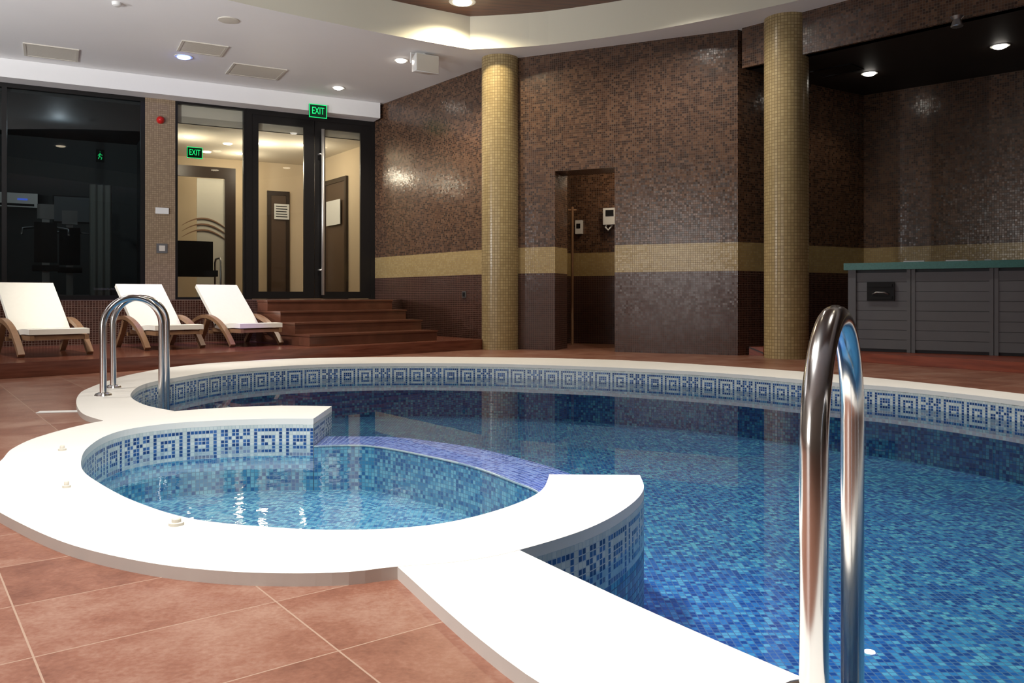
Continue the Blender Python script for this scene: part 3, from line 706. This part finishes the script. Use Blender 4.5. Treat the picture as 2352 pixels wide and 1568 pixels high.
# ================================================================ LADDERS
def ladder(a, b, off, z0, lab, down=-.48, topz=.69, rad=.0215):
    """a deck foot, b water leg (world), off vector between the two rails"""
    e = E('pool_ladder', lab, 'ladder', (a[0],a[1],z0))
    span = math.dist(a,b); r = span/2; top = topz-z0
    dx, dy = (b[0]-a[0])/span, (b[1]-a[1])/span
    for k in (0,1):
        ox, oy = off[0]*k, off[1]*k
        pts = [(ox,oy,0)] + [(ox,oy,(top-r)*i/4) for i in range(1,4)]
        for i in range(25):
            t = math.pi*(1-i/24); s = r+r*math.cos(t)
            pts.append((ox+dx*s, oy+dy*s, top-r+r*math.sin(t)))
        pts += [(ox+dx*span,oy+dy*span,z) for z in (.3,.0,-.3,down)]
        bm = bmesh.new(); bm_tube(bm, pts, rad, 24); fin('handrail', bm, M_chrome, e, smooth='auto')
        bm = bmesh.new(); bm_lathe(bm, [(.055,0),(.05,.012),(.03,.02)], 24, ox, oy); fin('flange', bm, M_chrome, e, smooth='auto')
    L = math.hypot(*off); ux, uy = off[0]/L, off[1]/L
    for z in (-.25,-.43):
        bm = bmesh.new(); bm_box(bm, 0, L, -.04, .04, z-.0125, z+.0125); bevel(bm, .008)
        fin('tread', bm, M_metal, e, M=Matrix.Translation((dx*span,dy*span,0))@Matrix.Rotation(math.atan2(uy,ux),4,'Z'))
a = g(237,908); a2 = g(260,890)
ladder(a, (a[0]+.28,a[1]+.27), (a2[0]-a[0],a2[1]-a[1]), .0312, 'polished steel pool ladder at the rim near the sun loungers')
ladder((.50,1.37), (.72,1.75), (.28,-.40), .0312, 'polished steel pool ladder at the rim in a bright stone section', topz=.66, rad=.0235)

# ================================================================ SUN LOUNGERS
def lounger(mid, lab):
    e = E('sun_lounger', lab, 'sun lounger', (mid[0],mid[1],.133), math.radians(-45), 'sun loungers on the deck')
    seat = cat([(.10,.235),(-.1,.235),(-.35,.215),(-.52,.225)], sub=4)
    bm = bmesh.new(); bm_sweep(bm, seat, -.26, .26, .05); bevel(bm, .015, 2); fin('seat', bm, M_cushion, e, smooth='auto')
    bm = bmesh.new(); bm_sweep(bm, [(-.49,.232),(-.60,.33),(-.82,.515),(-1.03,.69)], -.26, .26, .045); bevel(bm, .014, 2); fin('backrest', bm, M_cushion, e, smooth='auto')
    for s in (-1,1):
        y0, y1 = (s*.27, s*.325) if s > 0 else (s*.325, s*.27)
        arc = cat([(-1.02,.235),(-.90,.29),(-.72,.33),(-.52,.32),(-.30,.25),(-.12,.13),(0,.016)], sub=5)
        bm = bmesh.new(); bm_sweep(bm, arc, y0, y1, .042); fin('armrest', bm, M_teak, e, smooth='auto', label='curved teak armrest running into the front leg')
        bm = bmesh.new(); bm_sweep(bm, cat([(-.62,.30),(-.70,.17),(-.84,.014)], sub=4), y0+.002, y1-.002, .045); fin('rear_leg', bm, M_teak, e, smooth='auto')
        bm = bmesh.new(); bm_box(bm, -.60, .10, s*.235-.018, s*.235+.018, .155, .20); fin('side_rail', bm, M_teak, e)
    for d in [(.05,.09,-.217,.217,.16,.195),(-.33,-.29,-.27,.27,.15,.19),(-.66,-.62,-.27,.27,.13,.17)]: box('cross_bar', d, M_teak, e)
    return e
l3 = lounger((-2.90,9.42), 'ivory fabric and teak sun lounger beside the brown steps')
copy_thing(l3, (-3.60,8.86,.133), math.radians(-45), 'ivory fabric and teak sun lounger between two others')
copy_thing(l3, (-4.31,7.83,.133), math.radians(-45), 'ivory fabric and teak sun lounger in front of the smoked window')

# ================================================================ HOT TUB
Tf = Frame((3.7,9.1), (.841,-.541))
tub = E('hot_tub', 'square grey slatted hot tub with teal rim on the red deck', 'hot tub', (3.7,9.1,.101), Tf.rz)
Wt, Dt, Ht = 2.02, 1.6, .885
box('cabinet', (.02,Wt-.02,.03,Dt,0,Ht), M_grey, tub)
def slats(x0, x1, n=8):
    bm = bmesh.new(); h = (Ht-.06)/n
    for i in range(n): bm_box(bm, x0, x1, .005, .03, .03+i*h+.002, .03+(i+1)*h-.002)
    bevel(bm, .003, 1); return fin('slatted_panel', bm, M_grey2, tub)
slats(.08,.585); slats(.665,1.345); slats(1.425,1.94)
for x0, x1, y0, y1 in [(0,.08,-.015,.06),(.585,.622,-.002,.03),(.628,.665,-.002,.03),(1.345,1.382,-.002,.03),(1.388,1.425,-.002,.03),(1.94,2.02,-.015,.06)]:
    box('corner_post', (x0,x1,y0,y1,0,Ht), M_grey2, tub, bv=.006)
bm = bmesh.new()
for d in ((-.04,Wt+.04,-.05,.22,Ht,Ht+.075),(-.04,Wt+.04,Dt-.22,Dt+.02,Ht,Ht+.075),(-.04,.22,.22,Dt-.22,Ht,Ht+.075),(Wt-.22,Wt+.04,.22,Dt-.22,Ht,Ht+.075)): bm_box(bm, *d)
bevel(bm, .02, 3); fin('rim', bm, M_teal, tub, smooth='auto', label='speckled teal acrylic rim')
box('inner_shell', (.2,Wt-.2,.2,Dt-.2,Ht-.01,Ht+.02), M_teal, tub)
cp_ = box('control_panel', (.194,.467,-.02,.0,.55,.75), M_dark, tub, bv=.012)
for d in [(.215,.445,-.03,-.02,.70,.73),(.215,.445,-.03,-.02,.57,.60)]: box('panel_bar', d, M_dark, cp_)
bm = bmesh.new(); bm_tube(bm, [(.25,-.03,.62),(.29,-.04,.64),(.37,-.04,.64),(.41,-.03,.62)], .009, 10); fin('panel_light', bm, M_metal, cp_, smooth=True)
for x0, x1 in ((.55,.75),(.95,1.15),(1.3,1.36)):
    bm = bmesh.new(); bm_box(bm, x0, x1, .02, .09, Ht+.075, Ht+.09); bevel(bm, .006); fin('rim_fitting', bm, M_metal, tub)

def button(px, py, r, lab, z=.032):
    x, y = g(px, py, z)
    e = E('jet_control', lab, 'control', (x,y,z), 0, 'coping air controls')
    bm = bmesh.new(); bm_lathe(bm, [(r,0),(r,.008),(r*.6,.009),(r*.6,.018),(r*.45,.022)], 24); fin('knob', bm, M_vent, e, smooth='auto')
button(405,1205,.022,'small white round air control knob on the spa coping')
button(143,1034,.016,'small flat white disc on the spa coping'); button(153,1119,.014,'small flat white disc on the spa coping')
x, y = g(137,946,0)
box('drain_cover', (-.12,.12,-.035,.035,0,.004), M_white, M=Matrix.Translation((x,y,0.001))@Matrix.Rotation(math.radians(12),4,'Z'), label='narrow white drain cover set in the terracotta floor', cat='drain cover')

# ================================================================ LIGHTS
def area(name, loc, size, energy, col, rot=(0,0,0), sy=None, spread=180):
    ld = bpy.data.lights.new(name,'AREA'); ld.energy = energy; ld.color = col; ld.size = size; ld.spread = math.radians(spread)
    if sy: ld.shape = 'RECTANGLE'; ld.size_y = sy
    lo = bpy.data.objects.new(name, ld); COL.objects.link(lo); lo.location = loc; lo.rotation_euler = rot; return lo
area('rear_window_glow', (-7.4,-2.9,2.0), 3.2, 85, (1,.98,.96), (math.radians(90),0,0), 2.6)
area('side_window_glow', (-9.1,-2.2,2.0), 1.5, 26, (1,.98,.96), (math.radians(90),0,math.radians(-90)), 2.6)
def spot(loc, tgt, e, col, size, rad=.08, blend=.7):
    ld = bpy.data.lights.new('accent_spot','SPOT'); ld.energy = e; ld.color = col; ld.spot_size = math.radians(size); ld.spot_blend = blend; ld.shadow_soft_size = rad
    lo = bpy.data.objects.new('accent_spot', ld); COL.objects.link(lo); lo.location = loc
    lo.rotation_euler = (Vector(tgt)-Vector(loc)).to_track_quat('-Z','Y').to_euler()
spot((-1.0,1.7,3.8), (-.8,2.4,0), 900, (1,.98,.95), 110, .15, 1.)
# unseen upward spots, added only to brighten the white ceiling
spot((-8.6,5.2,2.0), (-5.2,9.0,3.9), 620, (.97,.98,1), 110, .12, 1.)
spot((-5.6,2.6,1.6), (-4.6,9.5,3.9), 850, (.97,.98,1), 60, .12, 1.)
spot((-2.6,-2.2,1.4), (-1.6,9.5,4.0), 800, (1,.98,.95), 34, .12, 1.)
spot((.7,4.2,4.2), (.62,3.0,-.5), 330, (.16,.07,1), 24, .08, 1.)
spot((-.4,6.0,4.2), (-.3,4.3,-.1), 60, (.35,.3,1), 24)
spot((-4.0,6.8,4.2), (-3.6,9.0,.3), 400, (1,.97,.92), 52)
spot((-2.7,7.4,3.8), (-2.85,9.0,.13), 330, (.30,.08,1), 15)

w = bpy.data.worlds.new('world'); scene.world = w; w.use_nodes = True
w.node_tree.nodes['Background'].inputs[0].default_value = (.5,.5,.55,1); w.node_tree.nodes['Background'].inputs[1].default_value = .05
scene.view_settings.view_transform = 'Standard'
scene.view_settings.exposure = 0.32

cam = bpy.data.cameras.new('camera'); co = bpy.data.objects.new('camera', cam); COL.objects.link(co)
co.location = (0,0,H); co.rotation_euler = (math.radians(90),0,0)
cam.sensor_width = 36; cam.lens = F/2352*36; cam.shift_y = -104/2352; cam.clip_start = .05; cam.clip_end = 100
scene.camera = co
